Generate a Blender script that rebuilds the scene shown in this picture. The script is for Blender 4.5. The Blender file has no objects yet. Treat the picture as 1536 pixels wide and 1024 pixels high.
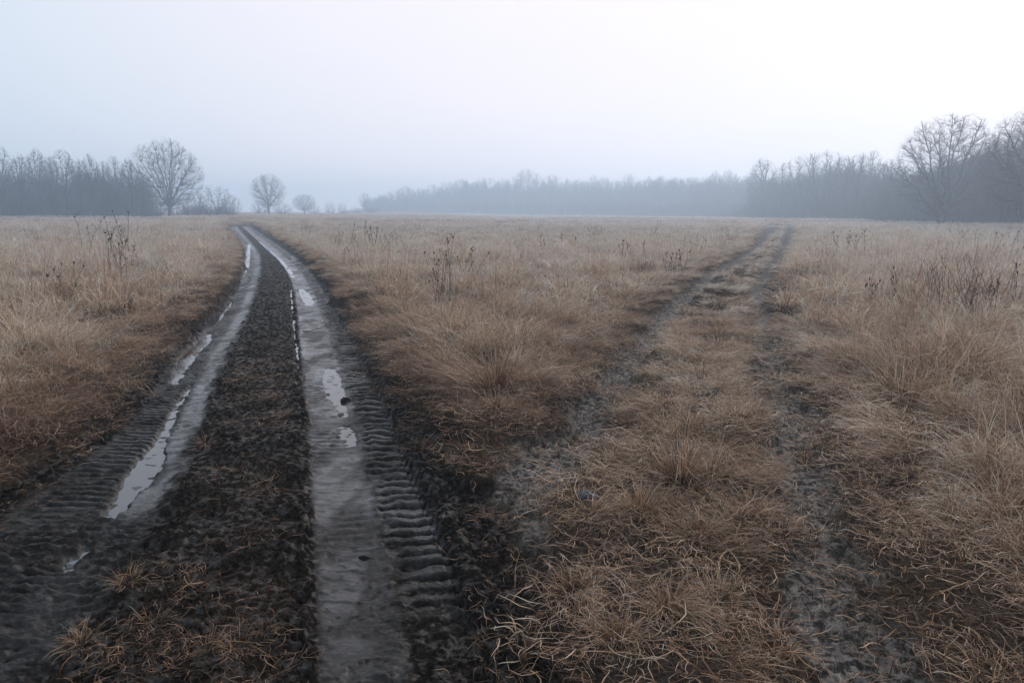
import bpy, math, random
import numpy as np
R = math.radians
rs = np.random.RandomState(7)
random.seed(7)
scene = bpy.context.scene
COL = scene.collection

# ------------------------------------------------------------------ camera
F = 1100.0                       # focal length in pixels of the 1536 wide photograph
PITCH = math.atan((512 - 316) / F)
CAMH = 2.0
cam_d = bpy.data.cameras.new('camera'); cam = bpy.data.objects.new('camera', cam_d); COL.objects.link(cam)
cam.location = (0, 0, CAMH); cam.rotation_euler = (R(90) - PITCH, 0, 0)
cam_d.sensor_width = 36.0; cam_d.lens = 36.0 * F / 1536; cam_d.clip_start = 0.05; cam_d.clip_end = 6000
scene.camera = cam
cp, sp = math.cos(PITCH), math.sin(PITCH)

def pix(px, py, z=0.0):
    """ground point seen at a photo pixel"""
    px = np.asarray(px, float); py = np.asarray(py, float)
    a, c = px - 768, 512 - py
    dx, dy, dz = a, F * cp + c * sp, -F * sp + c * cp
    t = (z - CAMH) / dz
    return dx * t, dy * t

def ss(a, b, x):
    t = np.clip((x - a) / (b - a), 0, 1)
    return t * t * (3 - 2 * t)

# ------------------------------------------------------------------ noise
_perm = np.random.RandomState(3).permutation(256); _perm = np.concatenate([_perm, _perm])
_ang = np.random.RandomState(4).rand(256) * 2 * math.pi
_gx, _gy = np.cos(_ang), np.sin(_ang)
def noise(x, y, seed=0):
    x = np.asarray(x, float) + seed * 17.31; y = np.asarray(y, float) + seed * 9.77
    xi = np.floor(x); yi = np.floor(y); fx = x - xi; fy = y - yi
    xi = xi.astype(np.int64) & 255; yi = yi.astype(np.int64) & 255
    u = fx * fx * fx * (fx * (fx * 6 - 15) + 10); v = fy * fy * fy * (fy * (fy * 6 - 15) + 10)
    def g(ix, iy, dx, dy):
        h = _perm[_perm[iy & 255] + (ix & 255)]
        return _gx[h] * dx + _gy[h] * dy
    a = g(xi, yi, fx, fy); b = g(xi + 1, yi, fx - 1, fy); c = g(xi, yi + 1, fx, fy - 1); d = g(xi + 1, yi + 1, fx - 1, fy - 1)
    return ((a + (b - a) * u) * (1 - v) + (c + (d - c) * u) * v) * 1.5
def fbm(x, y, o=3, seed=0):
    s = 0; a = 1.0
    for i in range(o):
        s = s + a * noise(x * 2 ** i, y * 2 ** i, seed + i * 3); a *= 0.5
    return s
def billow(x, y, o=3, seed=0):
    s = 0; a = 1.0
    for i in range(o):
        s = s + a * (2.6 * np.abs(noise(x * 2 ** i, y * 2 ** i, seed + i * 5)) - .7); a *= 0.55
    return s / 1.7
def ridged(x, y, o=3, seed=0):
    s = 0; a = 1.0
    for i in range(o):
        s = s + a * (1 - 2 * np.abs(noise(x * 2 ** i, y * 2 ** i, seed + i * 5))); a *= 0.5
    return s / 1.75

# ------------------------------------------------------------------ track edges, laid on the ground
class Curve:
    def __init__(s, pts):
        pts = sorted(pts, key=lambda p: p[1])
        py = np.array([p[1] for p in pts], float); px = np.array([p[0] for p in pts], float)
        # extend towards the viewer in a straight line
        k = (px[-1] - px[-2]) / (py[-1] - py[-2]); py = np.append(py, 2600); px = np.append(px, px[-1] + k * (2600 - py[-2]))
        m = np.gradient(px, py)
        d = np.concatenate([np.linspace(py[0], 420, 200), np.linspace(421, 2600, 600)])
        i = np.clip(np.searchsorted(py, d) - 1, 0, len(py) - 2)
        h = py[i + 1] - py[i]; t = (d - py[i]) / h
        v = (2*t**3-3*t**2+1)*px[i] + (t**3-2*t**2+t)*h*m[i] + (-2*t**3+3*t**2)*px[i+1] + (t**3-t**2)*h*m[i+1]
        X, Y = pix(v, d); o = np.argsort(Y); s.X, s.Y = X[o], Y[o]
        n = 12; s.kf = (s.X[-1] - s.X[-n]) / (s.Y[-1] - s.Y[-n]); s.kf = max(-.6, min(.6, s.kf))
    def __call__(s, y):
        v = np.interp(y, s.Y, s.X)
        return v + np.maximum(0, y - s.Y[-1]) * s.kf
mudL = Curve([(340,337),(361,365),(364,395),(344,435),(306,475),(256,520),(205,570),(150,625),(60,690),(-60,760),(-230,850)])
mudR = Curve([(388,343),(436,370),(472,405),(497,440),(532,490),(562,540),(596,590),(640,640),(690,690),(725,740),(748,800),(765,860),(790,930),(805,1024)])
LRl = Curve([(344,340),(366,372),(360,405),(340,440),(308,475),(270,512),(232,552),(200,605),(140,655),(60,705),(-40,770),(-150,840)])
LRr = Curve([(356,340),(388,380),(388,405),(379,435),(362,475),(342,510),(318,560),(292,620),(266,680),(232,740),(190,800),(150,850),(85,930),(10,1024)])
RRl = Curve([(366,341),(390,362),(417,385),(432,410),(440,440),(443,480),(447,540),(452,600),(455,680),(460,760),(464,850),(462,950),(460,1024)])
RRr = Curve([(374,342),(404,362),(438,388),(458,410),(476,445),(494,490),(513,540),(532,600),(550,670),(568,740),(585,820),(598,900),(612,1024)])
TSr = Curve([(380,342),(420,366),(455,392),(478,418),(502,458),(534,515),(560,560),(580,600),(613,680),(642,740),(672,810),(692,860),(722,930),(760,1024)])
RAl = Curve([(1150,340),(1118,375),(1072,402),(1022,440),(970,480),(915,540),(868,600),(820,650),(760,700),(700,760)])
RAr = Curve([(1172,340),(1142,375),(1100,405),(1058,440),(1022,480),(985,540),(950,600),(915,650),(880,700),(850,760),(800,900),(770,1024)])
RBl = Curve([(1178,340),(1158,380),(1136,410),(1120,450),(1124,500),(1128,560),(1142,620),(1150,700),(1165,800),(1180,900),(1195,1024)])
RBr = Curve([(1196,340),(1180,380),(1160,410),(1152,450),(1160,500),(1178,560),(1205,620),(1235,700),(1275,800),(1330,900),(1380,1024)])
RT  = Curve([(1198,340),(1184,380),(1166,410),(1162,450),(1176,500),(1212,560),(1262,620),(1320,700),(1385,800),(1450,900),(1530,1024)])

# puddles: centre line and half width, in photo pixels (base rows of the rut)
PUD = [  # label, [(px,py,hw),...]
 ('long thin puddle curving away in the far part of the left wheel rut', [(374,366,2),(372,380,3),(370,399,4),(362,416,3),(353,432,4),(349,441,5)]),
 ('bright broken puddle beside the left grass bank where the left rut begins to bend', [(345,450,3),(339,460,7),(328,470,8),(321,478,11),(312,490,7)]),
 ('puddle hugging the left grass edge of the left rut, beside fine tyre tread marks', [(314,499,3),(309,508,9),(290,526,12),(278,540,12),(268,560,7),(262,576,6)]),
 ('biggest puddle, a long slanting strip of grey water in the left rut nearest the viewer', [(287,578,2),(262,614,4),(249,646,6),(238,668,9),(226,690,19),(211,715,22),(190,740,15),(174,764,13),(160,780,5)]),
 ('small dark pool at the near end of the left rut', [(134,818,3),(122,832,8),(104,848,7),(92,862,3)]),
 ('bright puddle at the right edge of the smooth right rut', [(494,551,4),(497,560,11),(500,578,12),(504,592,13),(511,606,7),(517,624,4)]),
 ('small square bright puddle in the right rut, just nearer than the larger one', [(517,638,4),(520,644,8),(523,656,9),(526,668,5)]),
 ('two-part bright puddle far up the right rut', [(452,433,3),(458,441,7),(462,449,7),(466,458,4)]),
 ('thin far streak of water where the right rut bends left', [(388,362,1.5),(402,374,2.5),(418,388,3),(434,406,2.5),(440,416,2)]),
 ('thin broken line of water along the left edge of the right rut', [(436,432,1.5),(438,460,2),(440,480,2.5),(442,505,1.5),(446,530,3),(448,556,2)]),
]
def pudcurve(pts):
    pts = [(p[0], p[1], p[2]) for p in pts]
    X, Y = pix([p[0] for p in pts], [p[1] for p in pts], -0.16)
    X2, _ = pix([p[0] + p[2] for p in pts], [p[1] for p in pts], -0.16)
    o = np.argsort(Y); return Y[o], X[o], (X2 - X)[o]
PC = [pudcurve(p[1]) for p in PUD]
def pudmask(i, x, y):
    Y, X, W = PC[i]
    cx = np.interp(y, Y, X); hw = np.interp(y, Y, W, left=0, right=0)
    inside = (y > Y[0] - .02) & (y < Y[-1] + .02)
    return np.where(inside, (hw - np.abs(x - cx)), -1.0)   # metres inside the edge
ZR = -0.165      # rut floor
ZW = -0.178      # water level

def terrain(x, y):
    D = np.hypot(x, y)
    far = ss(40, 140, D)
    z = far * 0.5 * noise(x / 45., y / 60., 11)
    z = z + ss(60, 170, y) * ss(20, -60, x) * 0.55          # left meadow climbs slightly
    z = z - ss(120, 330, y) * ss(-80, 30, x) * 0.5
    z = z + ss(10, 40, D) * 0.06 * noise(x / 5., y / 5., 31)
    return z

def masks(x, y):
    D = np.hypot(x, y)
    j = 0.17 * noise(x * 1.7, y * 1.7, 5) + 0.10 * noise(x * 5, y * 5, 6) + .04 * noise(x * 14, y * 14, 7)
    edge = 0.20 + 0.0 * x
    mL, mR = mudL(y), mudR(y)
    far = ss(120, 100, y)
    mud = ss(-edge, edge * .3, x - mL + j) * ss(edge * 1.2, -edge * .3, x - mR + j * 1.3) * far
    j2 = 0.05 * noise(x * 4, y * 4, 8) + 0.03 * noise(x * 13, y * 13, 9)
    lr = ss(-.03, .12, x - LRl(y) + j2 * 1.3) * ss(.10, -.05, x - LRr(y) + j2 * 1.5) * far
    rr = ss(-.02, .05, x - RRl(y) + .09 * .8 * noise(x * 1.6, y * 1.6, 7) + j2 * .8) * ss(.04, -.04, x - RRr(y) + j2 * .8) * far
    ts = ss(-.02, .03, x - RRr(y) + j2 * .8) * ss(.015, -.015, x - TSr(y) + j2 * .25) * far
    ra = ss(-.12, .12, x - RAl(y) + j * 1.6) * ss(.12, -.10, x - RAr(y) + j * 1.5) * ss(112, 80, y) * (1 - mud)
    rb = ss(-.10, .10, x - RBl(y) + j * 1.2) * ss(.15, -.10, x - RBr(y) + j * 1.2) * ss(112, 80, y) * (1 - mud)
    near = ss(4.6, 3.6, y) * ss(1.4, .6, x) * (x > mR)          # bare ground in the fork
    bare = np.clip(ra + rb, 0, 1)
    return D, mud, lr, rr, ts, bare, near

def height(x, y, want=False):
    D, mud, lr, rr, ts, bare, near = masks(x, y)
    f1 = ss(60, 25, D); f2 = ss(22, 9, D); f3 = ss(10, 4.5, D)
    z = terrain(x, y) * (1 - mud * 0.6)
    z = z + (1 - mud) * (0.05 + f2 * .022 * billow(x * 3.1, y * 3.6, 2, 39) * (1 - bare * .5) + f1 * (0.045 * fbm(x * 1.3, y * 1.3, 2, 20)) + f2 * 0.012 * ridged(x * 9, y * 9, 2, 40) + f3 * .005 * noise(x * 45, y * 45, 44))
    bL = np.maximum(mudL(y) - x, x - mudR(y))
    z = z + (1 - mud) * ss(60, 25, D) * (.10 * np.exp(-((bL - .55) / .42) ** 2) * (.7 + .9 * noise(x * .9, y * .9, 150)))
    hm = np.maximum(0, noise(x * 1.15, y * 1.15, 151) + .1)
    z = z + (1 - mud) * (1 - bare) * ss(45, 20, D) * ss(.1, .8, bL) * .11 * hm
    z = z - bare * (0.085 - f2 * 0.022 * billow(x * 7, y * 9, 3, 21) - f3 * .006 * noise(x * 38, y * 38, 45))
    # churned mud
    w = 0.32 * fbm(x * 2.3, y * 2.3, 2, 23) + .15 * noise(x * 8, y * 8, 28) + .05 * noise(x * 22, y * 22, 38)
    ph = y / 0.155 + w * 2.2 + x * 0.25
    fr = ph - np.floor(ph)
    ledge = np.where(fr < .86, fr / .86, (1 - fr) / .14); ledge = ledge ** 1.2
    wx, wy = .05 * noise(x * 7, y * 7, 36), .05 * noise(x * 7, y * 7, 37)
    clod = billow((x + wx) * 4.2, (y + wy) * 7.5, 3, 24)
    cl2 = billow((x + wx) * 13, (y + wy) * 20, 2, 26)
    big = np.maximum(0, noise(x * 5.2, y * 6.5, 48) - .22)
    lump = ((0.010 * clod + .038 * big) * f1 + f2 * (0.006 * cl2 * (.4 + 1.2 * ss(-.2, .4, noise(x * 2.1, y * 2.1, 49))) + 0.004 * noise(x * 26, y * 34, 27)) + f3 * .0045 * noise(x * 75, y * 90, 47))
    lump = lump + f1 * 0.060 * (ledge - .5) * ss(-.35, .25, noise(x * 1.9, y * 1.9, 29))
    ridge = np.clip(ss(.0, .22, x - LRr(y)) * ss(.0, .16, RRl(y) - x), 0, 1)
    zm = -0.112 + lump * (1.35 - .25 * ridge) + ridge * 0.012
    # outer berm past the tread edge
    b = x - TSr(y)
    zm = zm + 0.035 * np.exp(-((b - .10) / .07) ** 2) * f1
    # tread strip: wide lug marks
    t = (x - RRr(y)) / np.maximum(.05, TSr(y) - RRr(y))
    phl = y / 0.150 + 0.30 * t + .16 * noise(x * 3, y * 3, 51) + .09 * noise(x * 11, y * 11, 77) - .5 * t * t
    fl = phl - np.floor(phl)
    lug = ss(0, .13, fl) * ss(.70, .52, fl)
    lugm = ss(50, 26, D) * (.25 + .75 * ss(3.3, 4.3, y)) * ss(-.12, .30, t + .25 * noise(x * 3, y * 5, 75)) * (.55 + .45 * ss(-.4, .1, noise(x * 2.2, y * 3.1, 76)))
    zt = -0.165 + lugm * 0.050 * lug * (0.7 + .8 * noise(x * 3.3, y * 3.3, 52)) + f2 * (.007 * ridged(x * 14, y * 14, 2, 53) + .020 * ss(4.3, 3.2, y) * ridged(x * 4.5, y * 8, 3, 73)) + f3 * .004 * noise(x * 60, y * 60, 54) - .012 * (t > .9) * f1
    # right rut: smooth smear with small pits and drag lines
    zr = ZR + f2 * (0.0022 * noise(x * 24, y * .9, 55) + .003 * noise(x * 9, y * 9, 56)) + f1 * .008 * noise(x * 1.5, y * 1.2, 57)
    pit = ss(.30, .55, noise(x * 15, y * 20, 58)) * ss(-.1, .5, noise(x * 1.3, y * 1.3, 59) + ss(6, 3, y) * .5)
    zr = zr + f2 * (.007 * pit * noise(x * 38, y * 38, 60) + .009 * ss(.34, .6, noise(x * 5 + .4 * noise(x * 6, y * 6, 34), y * 19, 61)) * ss(-.2, .3, noise(x * 2, y * 2, 35)))
    zr = zr + f2 * (.004 * noise(x * 11, y * 13, 32) + .0022 * noise(x * 33, y * 33, 33)) + f2 * .016 * ss(3.5, 2.8, y) * billow(x * 5, y * 8, 3, 30)
    u = (x - RRl(y)) / np.maximum(.05, RRr(y) - RRl(y))
    cv = (y / .075 + np.abs(u - .6) * 4); cv = cv - np.floor(cv)
    zr = zr + f3 * .006 * ss(3.6, 2.9, y) * (ss(0, .4, cv) * ss(1, .6, cv))
    zr = zr - .016 * f1 * np.clip(1 - (2 * u - 1) ** 2, 0, 1) + .010 * f1
    cu = y / .118 + .22 * noise(x * 4, y * 3, 140) + .35 * (u - .5) ** 2; cu = cu - np.floor(cu)
    pch = ss(-.05, .35, noise(x * 1.7 + 3, y * .55, 141)) * ss(26, 12, D)
    zr = zr + f1 * .011 * pch * (ss(0, .18, cu) * ss(.66, .5, cu) - .4) * (.5 + .5 * ss(-.3, .2, noise(x * 7, y * 6, 142)))
    eg = np.exp(-(u / .10) ** 2) + np.exp(-((u - 1) / .10) ** 2)
    zr = zr + f2 * .030 * eg * np.maximum(0, noise(x * 8, y * 7, 143)) + f2 * .012 * np.maximum(0, noise(x * 13, y * 15, 144) - .25)
    # left rut: chevron tread marks on its left side, smeared floor on its right
    ul = (x - LRl(y)) / np.maximum(.05, LRr(y) - LRl(y))
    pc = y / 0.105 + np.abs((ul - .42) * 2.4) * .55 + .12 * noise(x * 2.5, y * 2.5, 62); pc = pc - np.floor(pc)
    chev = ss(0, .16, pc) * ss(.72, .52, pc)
    pm = None
    for i in range(len(PUD)):
        m = pudmask(i, x, y); pm = m if pm is None else np.maximum(pm, m)
    jm = .030 * noise(x * 6, y * 5, 63) + .028 * noise(x * 17, y * 17, 64)
    pz = ss(-.05, .035, pm + jm * (pm > -.3))
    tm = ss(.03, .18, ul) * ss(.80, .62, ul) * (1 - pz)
    zl = ZR + 0.012 + (.02 * ss(.35, 0, ul) + .012 * ss(.8, 1, ul)) + f1 * .010 * noise(x * 2, y * 2, 65) + ss(30, 15, D) * tm * .026 * (.55 + .45 * ss(4.8, 6.6, y + noise(x, y, 31))) * (.45 + .55 * ss(-.3, .2, noise(x * 3.1, y * 2.3, 86))) * (chev - .4)
    rough = ss(5.6, 4.2, y)
    lt = ridged(x * 5, y * 9.5, 3, 66)
    zl = zl + f2 * ((.006 + .030 * rough * (1 - pz)) * lt) + f3 * .004 * noise(x * 55, y * 55, 67)
    pit2 = ss(.30, .55, noise(x * 8, y * 12, 68))
    zl = zl + f2 * .012 * pit2 * (1 - pz)
    jc = .09 * noise(x * 1.6, y * 1.6, 7) + .07 * noise(x * 4, y * 4, 8) + .06 * noise(x * 11, y * 9, 9) + .03 * noise(x * 27, y * 24, 10)
    cov = ss(-.03, .06, x - RRl(y) + jc * .8) * ss(.015, -.015, x - TSr(y) + jc * .15) * ss(120, 100, y)
    inn = ss(-.06, .10, x - RRr(y) + jc * 1.4)
    zmud = zm * (1 - cov) * (1 - lr) + zl * lr * (1 - cov) + (zr * (1 - inn) + zt * inn) * cov
    # hollows that hold the puddles
    spk = (.026 * ss(.34, .55, noise(x * 8, y * 13, 69)) + .02 * ss(.25, .5, noise(x * 3, y * 3.5, 72)) * ss(6, 8, y)) * f1
    zmud = zmud * (1 - pz) + (ZW - .022 + spk + .006 * noise(x * 5, y * 5, 70)) * pz
    # keep the surround of a puddle above its water
    zr_ok = np.maximum(zmud, ZW + .004)
    zmud = np.where(pz < .05, zr_ok, zmud)
    z = z * (1 - mud) + (zmud + terrain(x, y) * .4 * 0) * mud
    if want:
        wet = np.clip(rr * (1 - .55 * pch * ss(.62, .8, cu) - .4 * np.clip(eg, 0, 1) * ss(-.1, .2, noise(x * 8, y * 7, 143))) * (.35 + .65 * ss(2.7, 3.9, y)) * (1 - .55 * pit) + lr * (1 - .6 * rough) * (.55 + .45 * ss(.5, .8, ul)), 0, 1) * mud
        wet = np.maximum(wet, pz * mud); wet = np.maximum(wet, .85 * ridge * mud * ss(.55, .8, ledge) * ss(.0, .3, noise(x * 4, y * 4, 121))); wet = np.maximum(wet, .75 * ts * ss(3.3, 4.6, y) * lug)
        wet = wet * (1 - tm * lr * (1 - cov) * (1 - chev) * .75) * (1 - .6 * lr * (1 - cov) * rough * (1 - pz) * ss(.25, -.15, lt))  # grooves of treads and lumps darkened: relief shade painted through this mask
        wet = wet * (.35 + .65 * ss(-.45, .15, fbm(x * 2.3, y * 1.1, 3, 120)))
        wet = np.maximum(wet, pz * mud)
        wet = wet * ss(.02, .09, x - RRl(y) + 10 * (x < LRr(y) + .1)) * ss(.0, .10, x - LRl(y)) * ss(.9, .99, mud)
        return z, mud, wet, bare, near, ridge * mud, ss(-.22, -.02, pm + jm * 1.5) * mud * (pm > -.9)
    return z

# ------------------------------------------------------------------ helpers
def mesh_from(name, V, loops, counts, mats=(), smooth=True, attrs=None):
    me = bpy.data.meshes.new(name)
    V = np.asarray(V, np.float32); loops = np.asarray(loops, np.int32); counts = np.asarray(counts, np.int32)
    me.vertices.add(len(V)); me.vertices.foreach_set('co', V.ravel())
    me.loops.add(len(loops)); me.loops.foreach_set('vertex_index', loops)
    me.polygons.add(len(counts))
    st = np.zeros(len(counts), np.int32); st[1:] = np.cumsum(counts)[:-1]
    me.polygons.foreach_set('loop_start', st)
    me.update(calc_edges=True); me.validate(verbose=False) if len(V) < 1000 else None
    me.polygons.foreach_set('use_smooth', np.full(len(counts), smooth, bool))
    for k, a in (attrs or {}).items():
        at = me.attributes.new(k, 'FLOAT', 'POINT'); at.data.foreach_set('value', np.asarray(a, np.float32))
    for m in mats: me.materials.append(m)
    return me
def link(name, me, parent=None, **props):
    o = bpy.data.objects.new(name, me); COL.objects.link(o)
    if parent: o.parent = parent
    for k, v in props.items(): o[k] = v
    return o

class NT:
    def __init__(s, tree): s.t = tree; s.n = tree.nodes; s.l = tree.links
    def __call__(s, typ, ins=None, **kw):
        n = s.n.new(typ)
        for k, v in kw.items(): setattr(n, k, v)
        for k, v in (ins or {}).items():
            sock = n.inputs[k]
            if isinstance(v, bpy.types.NodeSocket): s.l.new(v, sock)
            else: sock.default_value = v
        return n
    def math(s, op, a, b=0.0, clamp=False):
        n = s.n.new('ShaderNodeMath'); n.operation = op; n.use_clamp = clamp
        for i, v in enumerate((a, b)):
            if isinstance(v, bpy.types.NodeSocket): s.l.new(v, n.inputs[i])
            else: n.inputs[i].default_value = v
        return n.outputs[0]
    def mix(s, f, a, b):
        n = s.n.new('ShaderNodeMix'); n.data_type = 'RGBA'
        for sock, v in ((n.inputs[0], f), (n.inputs[6], a), (n.inputs[7], b)):
            if isinstance(v, bpy.types.NodeSocket): s.l.new(v, sock)
            else: sock.default_value = v if not isinstance(v, tuple) else (*v, 1)[:4]
        return n.outputs[2]
    def attr(s, name, typ='GEOMETRY'):
        return s('ShaderNodeAttribute', attribute_name=name, attribute_type=typ).outputs['Fac']
    def tex(s, scale, detail=3, rough=.5, vec=None, dist=0.0):
        d = {'Scale': scale, 'Detail': detail, 'Roughness': rough, 'Distortion': dist}
        if vec is not None: d['Vector'] = vec
        return s('ShaderNodeTexNoise', d).outputs['Fac']
    def ramp(s, f, a, b):
        n = s.n.new('ShaderNodeMapRange'); n.interpolation_type = 'SMOOTHSTEP'
        s.l.new(f, n.inputs[0]); n.inputs[1].default_value = a; n.inputs[2].default_value = b
        return n.outputs[0]
def new_mat(name):
    m = bpy.data.materials.new(name); m.use_nodes = True; m.node_tree.nodes.clear(); return m, NT(m.node_tree)

# ------------------------------------------------------------------ materials
def ground_mat():
    m, n = new_mat('ground_soil')
    co = n('ShaderNodeTexCoord').outputs['Object']
    mud, wet, bare, cover, near, rdg, gloss = (n.attr(k) for k in ('mud', 'wet', 'bare', 'cover', 'near', 'rdg', 'gloss'))
    n1 = n.tex(6, 5, .6, co); n2 = n.tex(40, 4, .6, co); n3 = n.tex(1.2, 3, .5, co)
    thatch = n.mix(n.ramp(n2, .38, .68), (.020, .014, .010), (.075, .050, .032))
    thatch = n.mix(n.ramp(n1, .45, .7), thatch, (.042, .030, .022))
    straw = n.mix(n.ramp(n3, .3, .7), (.215, .150, .108), (.30, .245, .205))
    field = n.mix(cover, thatch, straw)
    dirt = n.mix(n.ramp(n.tex(16, 6, .72, co), .42, .60), (.034, .029, .026), (.185, .162, .146))
    frost = n.ramp(n.tex(70, 3, .6, co), .60, .74)
    dirt = n.mix(n.math('MULTIPLY', frost, .28), dirt, (.34, .35, .38))
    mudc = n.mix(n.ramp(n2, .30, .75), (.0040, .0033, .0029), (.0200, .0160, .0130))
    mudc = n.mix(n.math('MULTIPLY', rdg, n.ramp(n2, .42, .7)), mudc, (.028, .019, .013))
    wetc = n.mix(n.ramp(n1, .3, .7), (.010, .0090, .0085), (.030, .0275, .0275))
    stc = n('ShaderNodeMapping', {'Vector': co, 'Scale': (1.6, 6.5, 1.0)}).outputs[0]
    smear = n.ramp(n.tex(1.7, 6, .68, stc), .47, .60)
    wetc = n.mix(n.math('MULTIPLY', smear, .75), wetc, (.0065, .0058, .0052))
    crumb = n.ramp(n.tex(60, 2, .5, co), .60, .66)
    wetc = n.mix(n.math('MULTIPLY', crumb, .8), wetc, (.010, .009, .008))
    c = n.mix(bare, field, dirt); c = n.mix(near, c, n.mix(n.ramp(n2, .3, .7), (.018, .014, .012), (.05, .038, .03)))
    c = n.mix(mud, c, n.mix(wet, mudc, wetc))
    r0 = n.math('ADD', .82, 0.0)
    rm = n.math('ADD', n.math('MULTIPLY', n.tex(22, 4, .6, co), .75), .14)
    rw = n.math('ADD', n.math('MULTIPLY', n.tex(7, 5, .62, co), .46), .04)
    rw = n.math('MULTIPLY', rw, n.math('SUBTRACT', 1.0, n.math('MULTIPLY', gloss, .55)))
    def fmix(f, a, b):
        q = n('ShaderNodeMix', data_type='FLOAT')
        for i, v in ((0, f), (2, a), (3, b)):
            if isinstance(v, float): q.inputs[i].default_value = v
            else: n.l.new(v, q.inputs[i])
        return q.outputs[0]
    rw = n.math('ADD', rw, n.math('MULTIPLY', smear, .22))
    rough = fmix(mud, r0, fmix(wet, rm, rw))
    bh = n.math('ADD', n.math('MULTIPLY', n.tex(48, 5, .7, co), .014), n.math('MULTIPLY', n.tex(150, 3, .6, co), .0042))
    bw = n.math('ADD', n.math('MULTIPLY', n.tex(130, 3, .55, co), .0014), n.math('MULTIPLY', n.tex(22, 3, .5, co), .0022))
    bmp = n('ShaderNodeBump', {'Height': fmix(wet, bh, bw), 'Distance': 1.0, 'Strength': .8})
    b = n('ShaderNodeBsdfPrincipled', {'Base Color': c, 'Roughness': rough, 'Normal': bmp.outputs[0], 'IOR': 1.45, 'Specular IOR Level': fmix(mud, 0.0, fmix(wet, n.math('MULTIPLY', n.ramp(n.tex(17, 4, .6, co), .48, .70), .45), .50))})
    o = n('ShaderNodeOutputMaterial'); n.l.new(b.outputs[0], o.inputs[0])
    return m
def water_mat():
    m, n = new_mat('puddle_water')
    co = n('ShaderNodeTexCoord').outputs['Object']
    bmp = n('ShaderNodeBump', {'Height': n.tex(6, 2, .5, co), 'Distance': .004, 'Strength': .35})
    b = n('ShaderNodeBsdfPrincipled', {'Base Color': (.035, .038, .042, 1), 'Roughness': .05, 'IOR': 1.6, 'Normal': bmp.outputs[0]})
    o = n('ShaderNodeOutputMaterial'); n.l.new(b.outputs[0], o.inputs[0])
    return m
def grass_mat(name='dry_grass', dark=0.0):
    m, n = new_mat(name)
    v, r = n.attr('v'), n.attr('r')
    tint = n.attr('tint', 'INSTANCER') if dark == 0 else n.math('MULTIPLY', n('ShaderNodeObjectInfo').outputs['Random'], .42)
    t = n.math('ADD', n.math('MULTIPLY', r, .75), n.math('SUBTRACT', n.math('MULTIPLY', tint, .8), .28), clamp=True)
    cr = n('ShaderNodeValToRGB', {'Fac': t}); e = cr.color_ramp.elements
    e[0].position = 0; e[0].color = (.085, .036, .014, 1)
    e[1].position = 1; e[1].color = (.64, .59, .53, 1)
    for p, c in ((.3, (.280, .130, .052)), (.58, (.46, .270, .135)), (.82, (.58, .42, .27))):
        q = e.new(p); q.color = (*c, 1)
    base = n.mix(n.ramp(v, 0, .5), (.016, .008, .004), cr.outputs[0])  # blade feet near black: self-shadow within the clump put into the colour
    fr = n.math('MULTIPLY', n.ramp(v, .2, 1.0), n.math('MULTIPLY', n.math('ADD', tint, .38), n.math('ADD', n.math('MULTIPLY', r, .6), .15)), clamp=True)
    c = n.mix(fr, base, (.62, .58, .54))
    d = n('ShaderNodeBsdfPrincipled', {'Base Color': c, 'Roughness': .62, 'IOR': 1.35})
    tr = n('ShaderNodeBsdfTranslucent', {'Color': c})
    mx = n('ShaderNodeMixShader', {0: .22}); n.l.new(d.outputs[0], mx.inputs[1]); n.l.new(tr.outputs[0], mx.inputs[2])
    o = n('ShaderNodeOutputMaterial'); n.l.new(mx.outputs[0], o.inputs[0])
    return m
def simple_mat(name, a, b, scale=8, rough=.8, bump=.01, frost=None, bs=30):
    m, n = new_mat(name)
    co = n('ShaderNodeTexCoord').outputs['Object']
    c = n.mix(n.ramp(n.tex(scale, 4, .6, co), .35, .68), a, b)
    if frost:
        geo = n('ShaderNodeNewGeometry'); up = n('ShaderNodeSeparateXYZ'); n.l.new(geo.outputs['Normal'], up.inputs[0])
        f = n.math('MULTIPLY', n.ramp(up.outputs[2], .1, .9), n.ramp(n.tex(scale * 6, 3, .6, co), .45, .65))
        c = n.mix(n.math('MULTIPLY', f, frost), c, (.5, .52, .56))
    bmp = n('ShaderNodeBump', {'Height': n.tex(bs, 4, .6, co), 'Distance': bump, 'Strength': .7})
    s = n('ShaderNodeBsdfPrincipled', {'Base Color': c, 'Roughness': rough, 'Specular IOR Level': .12, 'Normal': bmp.outputs[0]})
    o = n('ShaderNodeOutputMaterial'); n.l.new(s.outputs[0], o.inputs[0])
    return m
M_ground = ground_mat(); M_water = water_mat(); M_grass = grass_mat(); M_tuss = grass_mat('tussock_grass', 1)
M_bark = simple_mat('bark', (.030, .026, .024), (.058, .052, .048), 3, .9, .02)
M_twig = simple_mat('frosted_twigs', (.036, .032, .030), (.078, .070, .065), 1.2, .9, .0)
M_stem = simple_mat('dead_stem', (.025, .016, .012), (.060, .038, .027), 20, .8, .001)
M_stone = simple_mat('stone', (.020, .024, .030), (.050, .058, .072), 14, .75, .006, .15, 50)
M_clod = simple_mat('mud_clod', (.007, .006, .005), (.018, .015, .013), 14, .95, .01)
M_straw = simple_mat('pale_stalk', (.38, .34, .31), (.52, .49, .47), 20, .7, .0)

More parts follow.
